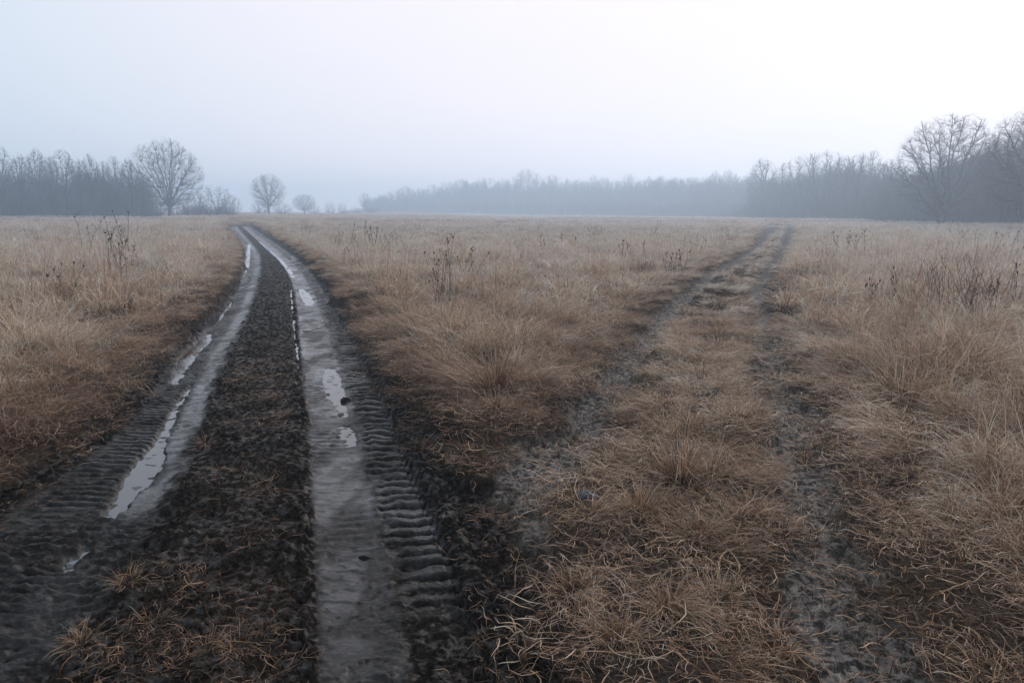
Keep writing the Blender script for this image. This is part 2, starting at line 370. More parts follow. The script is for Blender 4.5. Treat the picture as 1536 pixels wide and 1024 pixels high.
# ------------------------------------------------------------------ ground: one polar sheet, fine where it is near and in view
def build_ground():
    A = 43.0
    a1 = np.linspace(-A, A, 1150); a0 = np.linspace(-180, -A, 42)[:-1]; a2 = np.linspace(A, 180, 42)[1:-1]
    ang = np.radians(np.concatenate([a0, a1, a2])); nc = len(ang)
    r = [0.35]
    while r[-1] < 720:
        d = r[-1]
        step = max(.0052, min(d * d / 1300, (.0027 if d < 10 else .0045) * d)) if d > 1.5 else .06
        if d > 90: step = .012 * d
        if d < 1.5: step = .08
        r.append(d + step)
    r = np.array(r); nr = len(r)
    RR, AA = np.meshgrid(r, ang, indexing='ij')
    X = RR * np.sin(AA); Y = RR * np.cos(AA)
    x, y = X.ravel(), Y.ravel()
    z, mud, wet, bare, near, rdg, ts = height(x, y, True)
    D = np.hypot(x, y)
    V = np.stack([x, y, z], 1); V = np.vstack([V, [[0, 0, z[0]]]])
    i = np.arange(nr - 1)[:, None]; j = np.arange(nc)[None]; jn = (j + 1) % nc
    q = np.stack([i * nc + j, i * nc + jn, (i + 1) * nc + jn, (i + 1) * nc + j], -1).reshape(-1, 4)[:, ::-1]
    ctr = len(V) - 1; jj = np.arange(nc)
    tri = np.stack([jj, (jj + 1) % nc, np.full(nc, ctr)], 1)
    loops = np.concatenate([q.ravel(), tri.ravel()]); counts = np.concatenate([np.full(len(q), 4), np.full(len(tri), 3)])
    cover = ss(45, 120, D)
    cover = np.maximum(cover, .0)
    ap = lambda a: np.append(a, 0)
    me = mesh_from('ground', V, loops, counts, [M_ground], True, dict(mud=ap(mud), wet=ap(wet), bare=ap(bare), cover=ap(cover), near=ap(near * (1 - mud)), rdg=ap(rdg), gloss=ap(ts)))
    o = link('ground', me, kind='structure', label='winter meadow soil with muddy and grassy wheel tracks')
    print('ground verts', len(V))
    # puddle water: level sheets in the hollows, cut on the same grid
    quads = q
    for k, (lab, pts) in enumerate(PUD):
        pmk = pudmask(k, x, y)
        ok = (pmk > -.085) & (z < ZW + .012)
        f = ok[quads].any(1)
        fq = quads[f]
        if len(fq) == 0: print('empty puddle', k); continue
        ids, inv = np.unique(fq.ravel(), return_inverse=True)
        W = np.stack([x[ids], y[ids], np.full(len(ids), ZW)], 1)
        wm = mesh_from('puddle', W, inv, np.full(len(fq), 4), [M_water])
        link('puddle', wm, kind='structure', label=lab)
build_ground()

# ------------------------------------------------------------------ grass clumps
def blades(N, rad, L, theta0, bend, width, nseg=6, curl=.5, az=None, zmin=.004, seed=0, base_h=0.0):
    g = np.random.RandomState(seed)
    rr_ = rad * np.sqrt(g.rand(N)); aa = g.rand(N) * 6.283
    bx, by = rr_ * np.cos(aa), rr_ * np.sin(aa)
    ln = g.uniform(L[0], L[1], N) * (0.75 + .5 * g.rand(N))
    th0 = np.radians(g.uniform(theta0[0], theta0[1], N)); bd = np.radians(g.uniform(bend[0], bend[1], N))
    if az is None: phi = g.rand(N) * 6.283
    elif az == 'out': phi = aa + g.normal(0, .35, N)
    else: phi = np.radians(g.normal(az[0], az[1], N))
    ph1 = g.normal(0, curl, N); ph2 = g.normal(0, curl * .7, N); kf = g.rand(N) * 6.28
    w = g.uniform(width[0], width[1], N)
    r = g.rand(N)
    kink = (g.rand(N) < .25) * g.uniform(.3, .8, N); kang = np.radians(g.uniform(20, 80, N))
    P = np.zeros((N, nseg + 1, 3)); P[:, 0, 0] = bx; P[:, 0, 1] = by; P[:, 0, 2] = base_h * g.rand(N)
    PH = np.zeros((N, nseg + 1))
    for s in range(nseg):
        t = (s + .5) / nseg
        th = th0 + bd * t ** 1.3 + np.where((kink > 0) & (t > kink), kang, 0) + .12 * np.sin(kf + t * 9)
        ph = phi + ph1 * t + ph2 * np.sin(t * 6 + kf)
        st = ln / nseg
        P[:, s + 1, 0] = P[:, s, 0] + np.sin(th) * np.cos(ph) * st
        P[:, s + 1, 1] = P[:, s, 1] + np.sin(th) * np.sin(ph) * st
        P[:, s + 1, 2] = P[:, s, 2] + np.cos(th) * st
        PH[:, s] = ph
    PH[:, nseg] = PH[:, nseg - 1]
    zz = P[..., 2]; P[..., 2] = np.where(zz < zmin, zmin + .02 * g.rand(N)[:, None] + 0 * zz, zz); P[:, 0, 2] = -.02
    roll = g.uniform(-.8, .8, N)
    T = np.linspace(0, 1, nseg + 1)
    W = w[:, None] * np.where(T < .3, .75 + .8 * T, 1 - .0 * T) * (1 - np.clip((T - .55) / .45, 0, 1) ** 1.4 * .85)[None]
    side = np.stack([-np.sin(PH) * np.cos(roll)[:, None], np.cos(PH) * np.cos(roll)[:, None], np.sin(roll)[:, None] + 0 * PH], -1)
    A_ = P - side * W[..., None] * .5; B_ = P + side * W[..., None] * .5
    V = np.stack([A_, B_], 2).reshape(-1, 3)                       # N*(nseg+1)*2
    n1 = (nseg + 1) * 2
    base = (np.arange(N) * n1)[:, None] + (np.arange(nseg) * 2)[None]
    q = np.stack([base, base + 1, base + 3, base + 2], -1).reshape(-1, 4)
    v = np.repeat(np.tile(T, N), 2); rr2 = np.repeat(r, n1)
    return V, q, v, rr2
def clump(name, parts, mat):
    Vs, Qs, vs, rs_, off = [], [], [], [], 0
    for p in parts:
        V, q, v, r = blades(**p); Vs.append(V); Qs.append(q + off); vs.append(v); rs_.append(r); off += len(V)
    V = np.vstack(Vs); q = np.vstack(Qs)
    return mesh_from(name, V, q.ravel(), np.full(len(q), 4), [mat], True, dict(v=np.concatenate(vs), r=np.concatenate(rs_)))
def coll(name, meshes):
    c = bpy.data.collections.new(name)
    for i, me in enumerate(meshes):
        o = bpy.data.objects.new('%s_%02d' % (name, i), me); c.objects.link(o)
    return c
sd = [100]
def S(): sd[0] += 1; return sd[0]
def mk_tall(k, N, w, rad, L=(.34, .62), nseg=6):
    return [clump('tall%d' % i, [dict(N=int(N * .62), rad=rad, L=L, theta0=(4, 28), bend=(25, 110), width=w, nseg=nseg, seed=S(), curl=.6),
                                 dict(N=int(N * .28), rad=rad * 1.2, L=(L[0] * .6, L[1] * .7), theta0=(30, 75), bend=(20, 70), width=w, nseg=nseg, seed=S(), curl=.8),
                                 dict(N=max(1, int(N * .10)), rad=rad, L=(L[1] * .9, L[1] * 1.25), theta0=(2, 14), bend=(5, 40), width=(w[0] * .6, w[1] * .7), nseg=nseg, seed=S(), curl=.3)], M_grass) for i in range(k)]
def mk_lodged(k, N, w, rad, L=(.28, .55), nseg=6):
    return [clump('lodged%d' % i, [dict(N=int(N * .75), rad=rad, L=L, theta0=(38, 72), bend=(18, 62), width=w, nseg=nseg, seed=S(), az=(0, 24), curl=.35, base_h=.03),
                                   dict(N=int(N * .25), rad=rad, L=(L[0] * .6, L[1]), theta0=(30, 85), bend=(5, 70), width=w, nseg=nseg, seed=S(), az=(0, 100), curl=.9, base_h=.03)], M_grass) for i in range(k)]
def mk_litter(k, N, w, rad):
    return [clump('litter%d' % i, [dict(N=N, rad=rad, L=(.07, .24), theta0=(62, 88), bend=(-10, 35), width=w, nseg=5, seed=S(), curl=1.0, base_h=.02)], M_grass) for i in range(k)]
def mk_tuft(k, N, w, rad, L=(.12, .28)):
    return [clump('tuft%d' % i, [dict(N=int(N * .7), rad=rad, L=L, theta0=(12, 60), bend=(20, 75), width=w, nseg=6, seed=S(), az='out', curl=.4),
                                 dict(N=int(N * .3), rad=rad * 2, L=L, theta0=(50, 85), bend=(10, 45), width=w, nseg=5, seed=S(), curl=.8)], M_grass) for i in range(k)]
C_tall0 = coll('tall_near', mk_tall(7, 62, (.0032, .0062), .17, (.36,.64), 7))
C_lod0 = coll('lodged_near', mk_lodged(7, 62, (.0030, .0056), .22, (.28,.58), 7))
C_lit0 = coll('litter_near', mk_litter(6, 40, (.0020, .0042), .22))
C_tuf0 = coll('tuft_near', mk_tuft(6, 60, (.0024, .0046), .05))
def mk_fount(k, N, w, nseg=7):
    return [clump('fount%d' % i, [dict(N=int(N * .7), rad=.10, L=(.34, .66), theta0=(4, 46), bend=(45, 105), width=w, nseg=nseg, seed=S(), az='out', curl=.3),
                                  dict(N=int(N * .3), rad=.17, L=(.25, .5), theta0=(45, 80), bend=(15, 50), width=w, nseg=nseg, seed=S(), az='out', curl=.6)], M_grass) for i in range(k)]
C_fou0 = coll('fount_near', mk_fount(6, 190, (.0030, .0058)))
C_fou1 = coll('fount_mid', mk_fount(5, 110, (.0060, .011), 6))
C_tall1 = coll('tall_mid', mk_tall(6, 60, (.0060, .0115), .27))
C_lod1 = coll('lodged_mid', mk_lodged(5, 60, (.0055, .010), .28))
C_tall2 = coll('tall_far', mk_tall(5, 60, (.011, .020), .50, (.30, .55), 4))
C_tall3 = coll('tall_horizon', mk_tall(4, 60, (.03, .055), 1.3, (.28, .5), 3))

def scatter(name, P, rot, scl, idx, tint, c, label, cat):
    me = bpy.data.meshes.new(name); n_ = len(P)
    me.vertices.add(n_); me.vertices.foreach_set('co', np.asarray(P, np.float32).ravel())
    for k, a, ty in (('rot', rot, 'FLOAT_VECTOR'), ('scl', scl, 'FLOAT_VECTOR'), ('idx', idx, 'INT'), ('tint', tint, 'FLOAT')):
        at = me.attributes.new(k, ty, 'POINT')
        if ty == 'FLOAT_VECTOR': at.data.foreach_set('vector', np.asarray(a, np.float32).ravel())
        elif ty == 'INT': at.data.foreach_set('value', np.asarray(a, np.int32))
        else: at.data.foreach_set('value', np.asarray(a, np.float32))
    o = link(name, me, kind='stuff', label=label, category=cat)
    g = bpy.data.node_groups.new(name + '_scatter', 'GeometryNodeTree')
    g.interface.new_socket('Geometry', in_out='INPUT', socket_type='NodeSocketGeometry')
    g.interface.new_socket('Geometry', in_out='OUTPUT', socket_type='NodeSocketGeometry')
    gi = g.nodes.new('NodeGroupInput'); go = g.nodes.new('NodeGroupOutput')
    iop = g.nodes.new('GeometryNodeInstanceOnPoints'); ci = g.nodes.new('GeometryNodeCollectionInfo')
    ci.inputs['Collection'].default_value = c; ci.inputs['Separate Children'].default_value = True; ci.inputs['Reset Children'].default_value = True
    iop.inputs['Pick Instance'].default_value = True
    def na(nm, ty):
        a = g.nodes.new('GeometryNodeInputNamedAttribute'); a.data_type = ty; a.inputs[0].default_value = nm
        return [s for s in a.outputs if s.name == 'Attribute' and s.enabled][0]
    L = g.links.new
    L(gi.outputs[0], iop.inputs['Points']); L(ci.outputs[0], iop.inputs['Instance'])
    L(na('idx', 'INT'), iop.inputs['Instance Index']); L(na('scl', 'FLOAT_VECTOR'), iop.inputs['Scale'])
    e2r = g.nodes.new('FunctionNodeEulerToRotation'); L(na('rot', 'FLOAT_VECTOR'), e2r.inputs[0]); L(e2r.outputs[0], iop.inputs['Rotation'])
    L(iop.outputs[0], go.inputs[0])
    md = o.modifiers.new('scatter', 'NODES'); md.node_group = g
    return o

def cand(d0, d1, dens, half=50):
    area = math.radians(2 * half) / 2 * (d1 * d1 - d0 * d0); n_ = int(area * dens)
    r = np.sqrt(rs.uniform(d0 * d0, d1 * d1, n_)); a = np.radians(rs.uniform(-half, half, n_))
    return r * np.sin(a), r * np.cos(a)
def zones(x, y):
    D, mud, lr, rr_, ts, bare, near = masks(x, y)
    dL = mudL(y) - x; dM = np.minimum(x - mudR(y), RAl(y) - x); dR = x - RBr(y); dRT = x - RT(y)
    dS = np.minimum(x - RAr(y), RBl(y) - x)
    jit = .25 * noise(x * .9, y * .9, 77) + .12 * noise(x * 3, y * 3, 78)
    far = ss(100, 130, y)
    tl = ss(.45, 1.25, dL + jit); tm = ss(.35, 1.3, dM + jit) * ss(6.4, 8.6, y + jit * 3); tr = ss(.05, .7, dRT + jit)
    tall = np.where(dL > 0, tl, np.where(dM > 0, tm, np.where(dR > 0, tr, 0)))
    side = np.where(dL > 0, ss(-.05, .35, dL + jit * .4), np.where(dM > 0, ss(.0, .45, dM + jit * .5) * (.22 + .78 * ss(5.4, 7.6, y + jit * 3)), np.where(dR > 0, ss(.12, .5, dR + jit * .6) * (.35 + .65 * ss(3.5, 6, y) + .5 * ss(.3, 1.0, dR)), 0)))
    strip = np.where(dS > 0, ss(.0, .26, dS + jit * .6), 0) + np.where((y > 11) & (dS > -.1), ss(-.1, .06, dS), 0) * (y < 130)
    strip = np.clip(strip, 0, 1) * (mud < .3)
    side = np.maximum(side, (y > 11) * ss(-.06, .14, np.maximum(dM, dR)))
    tall = np.maximum(tall, far); side = np.maximum(side, far)
    return D, mud, bare, near, tall, np.clip(side, 0, 1), strip, dL, dM, dR, dS
def flow(x, y, dL, dM, dR, dS):
    a = np.zeros_like(x)
    mid = .5 * (RAr(y) + RBl(y)); sgn = np.where(x > mid, 1, -1)
    a = np.where(dL > 0, -25 + 25 * noise(x * .5, y * .5, 80), a)
    toM = (x - mudR(y)) < (RAl(y) - x)
    a = np.where(dM > 0, np.where(toM, 205, -35), a)
    a = np.where(dR > 0, 200, a)
    a = np.where(dS > 0, np.where(sgn > 0, -25, 205), a)
    deep = ss(.8, 2.0, np.maximum(dL, np.maximum(dM, dR)))
    a = a + deep * 130 * noise(x * .35, y * .35, 81) + 45 * noise(x * 1.6, y * 1.6, 82) + rs.normal(0, 11, len(x))
    return np.radians(a)
def tintf(x, y, z, tall, strip):
    D = np.hypot(x, y); d = np.maximum(np.maximum(z[7], z[8]), z[9])
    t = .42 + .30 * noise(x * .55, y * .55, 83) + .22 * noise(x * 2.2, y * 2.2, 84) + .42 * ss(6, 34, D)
    t = t - .30 * ss(1.1, .2, d) * (strip < .2) * (z[9] < 0) + .14 * (strip > .2) - .36 * ss(9, 3, D)  # rustier by the mud; nearest grass darker, foreground shade put into its tint
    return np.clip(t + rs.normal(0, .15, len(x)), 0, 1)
def emit(name, kind, c, nv, d0, d1, dens, wfun, sfun, label, cat, tilt=8, half=50):
    x, y = cand(d0, d1, dens, half); z = zones(x, y)
    w = wfun(x, y, z); k = rs.rand(len(x)) < w
    x, y = x[k], y[k]; z = tuple(q[k] for q in z)
    h = height(x, y)
    fl = flow(x, y, *z[7:11]) if kind == 'lod' else rs.rand(len(x)) * 6.283
    rot = np.stack([np.radians(rs.normal(0, tilt, len(x))), np.radians(rs.normal(0, tilt, len(x))), fl], 1)
    s = sfun(x, y, z); s = s * rs.uniform(.75, 1.25, len(x)); sv = np.stack([s, s, s * rs.uniform(.8, 1.15, len(x))], 1)
    if kind == 'tall': sv[:, 0] = sv[:, 1] = np.maximum(s, .8)
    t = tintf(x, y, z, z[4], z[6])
    print(name, len(x))
    return np.stack([x, y, h], 1), rot, sv, rs.randint(0, nv, len(x)), t
def cat_emit(name, label, cat, c, parts):
    P = [np.concatenate([p[i] for p in parts]) for i in range(5)]
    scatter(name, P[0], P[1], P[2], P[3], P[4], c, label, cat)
hpatch = lambda x, y: np.maximum(.4, .86 + .62 * noise(x * .7, y * .7, 90) + .35 * noise(x * 2.2, y * 2.2, 91))
tallw = lambda x, y, z: z[4] * (.05 + .95 * ss(-.2, .12, noise(x * 1.35, y * 1.35, 92)))
talls = lambda x, y, z: (.74 + .26 * ss(3.5, 8, y)) * (.45 + .55 * z[4]) * hpatch(x, y) * np.where(z[8] > 0, .8, 1)
g1 = emit('tn', 'tall', C_tall0, 7, 1.5, 14, 30, tallw, talls, '', '')
cat_emit('meadow_grass', 'tall dry tangled meadow grass nearest the viewer at both sides of the tracks', 'grass', C_tall0, [g1])
lodw = lambda x, y, z: np.clip(np.maximum(z[5] * (1 - .62 * z[4]), z[6]) , 0, 1) * (.8 + .2 * (noise(x * 2, y * 2, 93) > -.1)) * np.clip(1.12 - z[1], 0, 1) * (.55 + .45 * ss(3.4, 6.0, y))
lods = lambda x, y, z: np.where(z[6] > 0, .62, .62 + .38 * ss(.2, .9, np.maximum(z[7], np.maximum(z[8], z[9])))) * (.85 + .4 * noise(x * 1.7, y * 1.7, 94)) * np.where((z[8] > 0) & (y < 7), .6, 1) * (.72 + .28 * ss(3.6, 5.5, y))
g2 = emit('ln', 'lod', C_lod0, 7, 1.5, 14, 38, lodw, lods, '', '')
cat_emit('flattened_grass', 'dry grass laid flat along the track edges and the grassy middle strip', 'grass', C_lod0, [g2])
def litw(x, y, z):
    nz = ss(-.35, .25, fbm(x * 2.2, y * 2.2, 2, 95))
    rdg = ss(.1, .3, x - LRr(y)) * ss(.1, .25, RRl(y) - x)
    mudpatch = z[1] * rdg * (.12 + .22 * ss(3.9, 3.0, y) * ss(-.9, -1.1, x) + .2 * ss(4.6, 3.6, y) * ss(-1.0, -1.5, x))
    fring = z[1] * .35 * ss(-.35, -.02, x - mudR(y)) + z[1] * .35 * ss(.35, .02, x - mudL(y)) * (x > mudL(y) - .3)
    land = (1 - z[1]) * (.85 - .70 * z[2] + .12 * z[2] * ss(6, 3, y))
    return np.clip((land + mudpatch * 1.2 + fring) * (.50 + .50 * nz), 0, 1)
g3 = emit('lit', 'lit', C_lit0, 6, 1.5, 13, 62, litw, lambda x, y, z: .8 + .3 * (1 - z[1]), '', '', 4)
cat_emit('grass_litter', 'short broken strands of dead grass lying on the dark soil', 'grass', C_lit0, [g3])
def tufw(x, y, z):
    rdg = ss(.1, .3, x - LRr(y)) * ss(.1, .25, RRl(y) - x)
    a = (1 - z[1]) * (1 - z[2] * .93) * (z[4] < .4) * (.30 + .5 * (z[6] > 0))
    b = z[1] * rdg * (.04 + .6 * ss(4.4, 3.2, y) * ss(-.75, -1.2, x) * ss(-.2, .3, noise(x * 2.5, y * 2.5, 96)))
    return np.clip(a * ss(-.3, .3, noise(x * 1.8, y * 1.8, 97)) + b, 0, 1)
g4 = emit('tuf', 'tuf', C_tuf0, 6, 1.5, 13, 12, tufw, lambda x, y, z: .55 + .45 * (1 - z[1]), '', '', 6)
cat_emit('grass_tufts', 'small wiry tufts of brown grass between the two tracks', 'grass', C_tuf0, [g4])
fw = lambda x, y, z: np.clip(np.maximum(ss(.4, .8, z[4]) * .9, .30 * z[5] * (z[9] > 0) + .35 * z[6] * (y > 4)), 0, 1) * ss(-.25, .1, noise(x * 1.1, y * 1.1, 103))
fs = lambda x, y, z: np.clip(np.exp(rs.normal(-.05, .25, len(x))), .5, 1.3) * (.62 + .45 * z[4] - .15 * z[6]) * (.72 + .28 * ss(4, 9, y))
g4b = emit('fou', 'tuf', C_fou0, 6, 1.8, 15, 2.6, fw, fs, '', '', 8)
cat_emit('grass_clumps', 'arching clumps of straw coloured grass standing out of the nearer meadow', 'grass', C_fou0, [g4b])
g4c = emit('fom', 'tuf', C_fou1, 5, 15, 42, 2.0, fw, fs, '', '', 8)
cat_emit('grass_clumps', 'arching clumps of grass in the middle distance', 'grass', C_fou1, [g4c])
def midtall(x, y, z): return np.clip(z[4] * (.22 + .78 * ss(-.22, .16, noise(x * 1.0, y * 1.0, 98))), 0, 1)
g5 = emit('tm', 'tall', C_tall1, 6, 14, 40, 12, midtall, talls, '', '')
cat_emit('meadow_grass', 'frosted dry meadow grass in the middle distance between the tracks', 'grass', C_tall1, [g5])
g6 = emit('lm', 'lod', C_lod1, 5, 14, 75, 11, lambda x, y, z: lodw(x, y, z) * ss(80, 55, z[0]), lambda x, y, z: lods(x, y, z) * .95, '', '')
cat_emit('flattened_grass', 'matted grass of the track verges in the middle distance', 'grass', C_lod1, [g6])
g7 = emit('tf', 'tall', C_tall2, 5, 40, 110, 1.9, lambda x, y, z: np.maximum(z[4], np.maximum(.5 * z[5], .6 * z[6])) * (1 - z[1]) * (1 - z[2]), talls, '', '')
cat_emit('meadow_grass', 'pale frosted grass covering the far half of the field', 'grass', C_tall2, [g7])
g8 = emit('th', 'tall', C_tall3, 4, 110, 430, .17, lambda x, y, z: 1 + 0 * x, lambda x, y, z: 1.0 + .3 * noise(x * .05, y * .05, 99), '', '', 3, 46)
cat_emit('meadow_grass', 'faint grass along the horizon in front of the woods', 'grass', C_tall3, [g8])
# thin dead seed stems standing in the field
def stem_clump(name, n_, hr, seed, w=.0035, mat=None, rad=.12, heads=True, lean=14):
    g = random.Random(seed); V, Fc = [], []
    def tube(p, q, r0, r1, k=3):
        b = len(V); d = np.subtract(q, p); d = d / (np.linalg.norm(d) + 1e-9)
        u = np.cross(d, (0.3, .9, .1)); u /= np.linalg.norm(u); v = np.cross(d, u)
        for (c, r_) in ((p, r0), (q, r1)):
            for i in range(k):
                a = 6.2832 * i / k; V.append(tuple(np.add(c, r_ * (math.cos(a) * u + math.sin(a) * v))))
        for i in range(k):
            Fc.append((b + i, b + (i + 1) % k, b + k + (i + 1) % k, b + k + i))
    for s in range(n_):
        a = g.random() * 6.28; r_ = rad * math.sqrt(g.random()); p = np.array([r_ * math.cos(a), r_ * math.sin(a), -.03])
        h = g.uniform(*hr); az = g.random() * 6.28; ln = math.radians(abs(g.gauss(0, lean))); seg = 5; pts = [p]
        for k in range(seg):
            ln += math.radians(g.uniform(-3, 8)); az += g.gauss(0, .3)
            pts.append(pts[-1] + np.array([math.sin(ln) * math.cos(az), math.sin(ln) * math.sin(az), math.cos(ln)]) * h / seg)
        for k in range(seg): tube(pts[k], pts[k + 1], w * (1 - .12 * k), w * (1 - .12 * (k + 1)))
        for k in range(2, seg + 1):
            for _ in range(g.randint(0, 3)):
                a2 = g.random() * 6.28; l2 = g.uniform(.05, .16) * h; q = pts[k] + np.array([math.cos(a2) * .55, math.sin(a2) * .55, .8]) * l2
                tube(pts[k], q, w * .5, w * .3)
                if heads and g.random() < .6: tube(q, q + np.array([0, 0, .015]), w * 1.6, w * 2.2, 4)
        if heads:
            t_ = pts[-1]; tube(t_, t_ + np.array([0, 0, .03]), w * 1.3, w * 2.6, 5); tube(t_ + np.array([0, 0, .03]), t_ + np.array([0, 0, .055]), w * 2.6, w * .8, 5)
    return mesh_from(name, V, np.array(Fc).ravel(), np.full(len(Fc), 4), [mat or M_stem], True)
C_stem = coll('stems', [stem_clump('stem%d' % i, 3 + i % 3, (.55, .95), 300 + i, .0032) for i in range(5)])
C_stem2 = coll('stemsf', [stem_clump('stemf%d' % i, 5 + i % 3, (.6, 1.1), 320 + i, .006, rad=.5) for i in range(5)])
g9 = emit('st', 'tuf', C_stem, 5, 6, 24, .20, lambda x, y, z: (z[4] > .8) * ss(-.1, .35, noise(x * .35, y * .35, 100)), lambda x, y, z: .8 + 0 * x, '', '', 6)
cat_emit('weed_stems', 'thin dark dead weed stems scattered through the nearer grass', 'weeds', C_stem, [g9])
g10 = emit('sf', 'tuf', C_stem2, 5, 24, 80, .07, lambda x, y, z: (z[4] > .8) * ss(-.15, .3, noise(x * .1, y * .1, 101)), lambda x, y, z: .9 + 0 * x, '', '', 6)
cat_emit('weed_stems', 'hazy dead weed stems scattered across the far field', 'weeds', C_stem2, [g10])

# ------------------------------------------------------------------ individual tussocks, weeds, stones
def tussock(px, py, s, label, spread=(8, 55), N=260, L=(.24, .46), mat=None):
    X, Y = pix(px, py)
    me = clump('grass_tussock', [dict(N=int(N * .65), rad=.08, L=L, theta0=(spread[0], spread[1] * .8), bend=(15, 75), width=(.0028, .0052), nseg=7, seed=S(), az='out', curl=.35),
                                 dict(N=int(N * .35), rad=.13, L=(L[0] * .8, L[1]), theta0=(40, 78), bend=(15, 60), width=(.0026, .005), nseg=7, seed=S(), az='out', curl=.6)], mat or M_tuss)
    z = float(height(np.array([X]), np.array([Y]))[0])
    o = link('grass_tussock', me, label=label, category='grass tussock', group='grass tussocks between and beside the tracks')
    o.location = (float(X), float(Y), z - .01); o.scale = (s, s, s); o.rotation_euler = (0, 0, rs.rand() * 6)
TUS = [
 (745,602,1.45,'largest round rusty brown tussock, alone at the tip of the meadow between the tracks',(5,50),420),
 (775,592,.95,'rusty tussock leaning on the right side of the largest round tussock',(5,55),260),
 (632,330+330,.55,'small rusty tuft at the mud edge, left and nearer than the largest tussock',(20,70),140),
 (700,672,.50,'flat rusty tuft in the fork of the tracks',(30,75),120),
 (1018,742,1.0,'tallest brown tussock on the grassy strip in the middle of the right track',(5,45),360),
 (958,800,.72,'brown spiky tussock right of the dark stone',(8,55),260),
 (1042,652,.85,'tan tussock on the grassy strip directly behind the tallest strip tussock',(8,60),240),
 (1118,788,.70,'star shaped pale tussock in the near right rut, dark at its heart',(30,75),230),
 (1045,830,.62,'low pale tussock with strands bent to the right, nearer than the star shaped tussock',(25,70),200),
 (860,915,.55,'low star shaped tussock nearest the black mud in the fork',(25,72),220),
 (1000,960,.5,'rusty tussock near the bottom edge of the view on the grassy strip',(8,60),280),
 (925,1005,.48,'brown tussock cut by the bottom edge of the view, right of the mud',(8,60),260),
 (1075,925,.5,'bent tussock with long pale strands near the bottom of the strip',(15,70),220),
 (1050,575,.9,'pale tussock on the strip where the right track narrows',(8,65),220),
 (1075,520,.85,'far pale tussock on the strip between the right ruts',(8,65),200),
 (1330,590,.95,'tall rusty tussock at the left front of the right meadow',(4,42),420),
 (1265,560,.9,'wide pale tussock leaning over the right rut edge',(15,65),300),
 (1440,650,.9,'tall dark tussock near the right edge of the view',(4,40),420),
 (1500,760,.8,'reddish tussock standing close to the right edge of the view',(4,45),400),
 (115,560,1.15,'pale arching tussock at the left edge of the muddy road',(10,65),360),
 (30,520,1.2,'brown tussock at the far left of the near meadow',(5,50),360),
 (205,500,1.0,'combed tussock bending toward the left rut',(25,72),300),
 (190,850,.42,'small rusty tuft on the black mud between the wheel ruts, nearest the viewer',(15,70),130),
 (225,905,.38,'low rusty tuft in the near left mud, just nearer than the small one',(20,75),130),
 (120,935,.36,'sparse brown tuft at the near left corner of the mud',(20,75),110),
]
for t in TUS: tussock(*t)

def weed(px, py, hpx, n_, label, seed, rad=.14, lean=10, heads=True):
    X, Y = pix(px, py); X, Y = float(X), float(Y)
    h = hpx / F * Y * cp * 1.12
    w = max(.0038, Y * .00042)
    z = float(height(np.array([X]), np.array([Y]))[0])
    o = link('dead_weed', None, label=label, category='weed', group='dead weeds standing in the meadow'); o.location = (X, Y, z)
    g = random.Random(seed)
    for k in range(n_):
        me = stem_clump('stem', 1, (h * .6, h), seed * 40 + k, w, rad=.01, lean=lean, heads=heads)
        st = link('stem', me, o); a = g.random() * 6.28; q = rad * math.sqrt(g.random()); st.location = (q * math.cos(a), q * math.sin(a), 0)
WD = [
 (660,468,100,7,'tall thin dead weed with dark seed heads between the two tracks',.10,4),
 (676,462,140,2,'two bare weed stalks rising past the horizon between the tracks',.06,3),
 (700,430,52,6,'dark weed clump behind the tall seed-headed weed',.25,8),
 (1440,498,108,42,'dark reddish spray of dead stems in the right meadow',.55,12),
 (1305,470,55,6,'small rust coloured weed left of the dark reddish spray',.12,10),
 (1350,468,58,4,'thin forked weed just left of the dark reddish spray',.2,12),
 (1505,478,72,6,'leaning dead stems right of the dark reddish spray',.3,16),
 (178,432,72,8,'dark upright weed cluster in the left meadow beside the road bend',.22,7),
 (110,462,62,7,'reddish weed clump in the left meadow',.3,12),
 (160,392,66,6,'group of tall hazy stalks breaking the left skyline',.9,5),
 (198,388,66,3,'pair of dark stalks on the left skyline',.5,4),
 (555,376,38,8,'grey weed clump right of the road bend',1.0,7),
 (835,380,26,7,'low dark weed patch in the far middle field',.9,9),
 (1010,418,40,9,'dark weed tuft near the left rut of the right track',.4,10),
 (945,400,40,6,'thin upright weeds in the middle field',.5,7),
 (1270,392,42,9,'brown weed clump beyond the right track',.9,9),
]
for i, w_ in enumerate(WD): weed(w_[0], w_[1], w_[2], w_[3], w_[4], 500 + i, w_[5], w_[6], w_[3] < 20)

def rock(name, px, py, size, label, cat, mat, seed, group=None, sub=4, nz=.25, sink=.3):
    import bmesh
    bm = bmesh.new(); bmesh.ops.create_icosphere(bm, subdivisions=sub, radius=1)
    co = np.array([v.co[:] for v in bm.verts])
    d = 1 + nz * noise(co[:, 0] * 1.3 + seed, co[:, 1] * 1.3 + co[:, 2] * 1.1, seed) + nz * .4 * noise(co[:, 0] * 3.5, co[:, 1] * 3.5 + co[:, 2] * 3.1, seed + 1) + nz * .25 * noise(co[:, 0] * 9, co[:, 1] * 8 + co[:, 2] * 9.1, seed + 2)
    for v, c, k in zip(bm.verts, co, d): v.co = (c[0] * k * size[0], c[1] * k * size[1], c[2] * k * size[2])
    me = bpy.data.meshes.new(name); bm.to_mesh(me); bm.free(); me.materials.append(mat)
    for p in me.polygons: p.use_smooth = True
    X, Y = pix(px, py); z = float(height(np.array([X]), np.array([Y]))[0])
    o = link(name, me, label=label, category=cat); o.location = (float(X), float(Y), z + size[2] * (1 - sink * 1.6)); o.rotation_euler = (0, 0, seed)
    if group: o['group'] = group
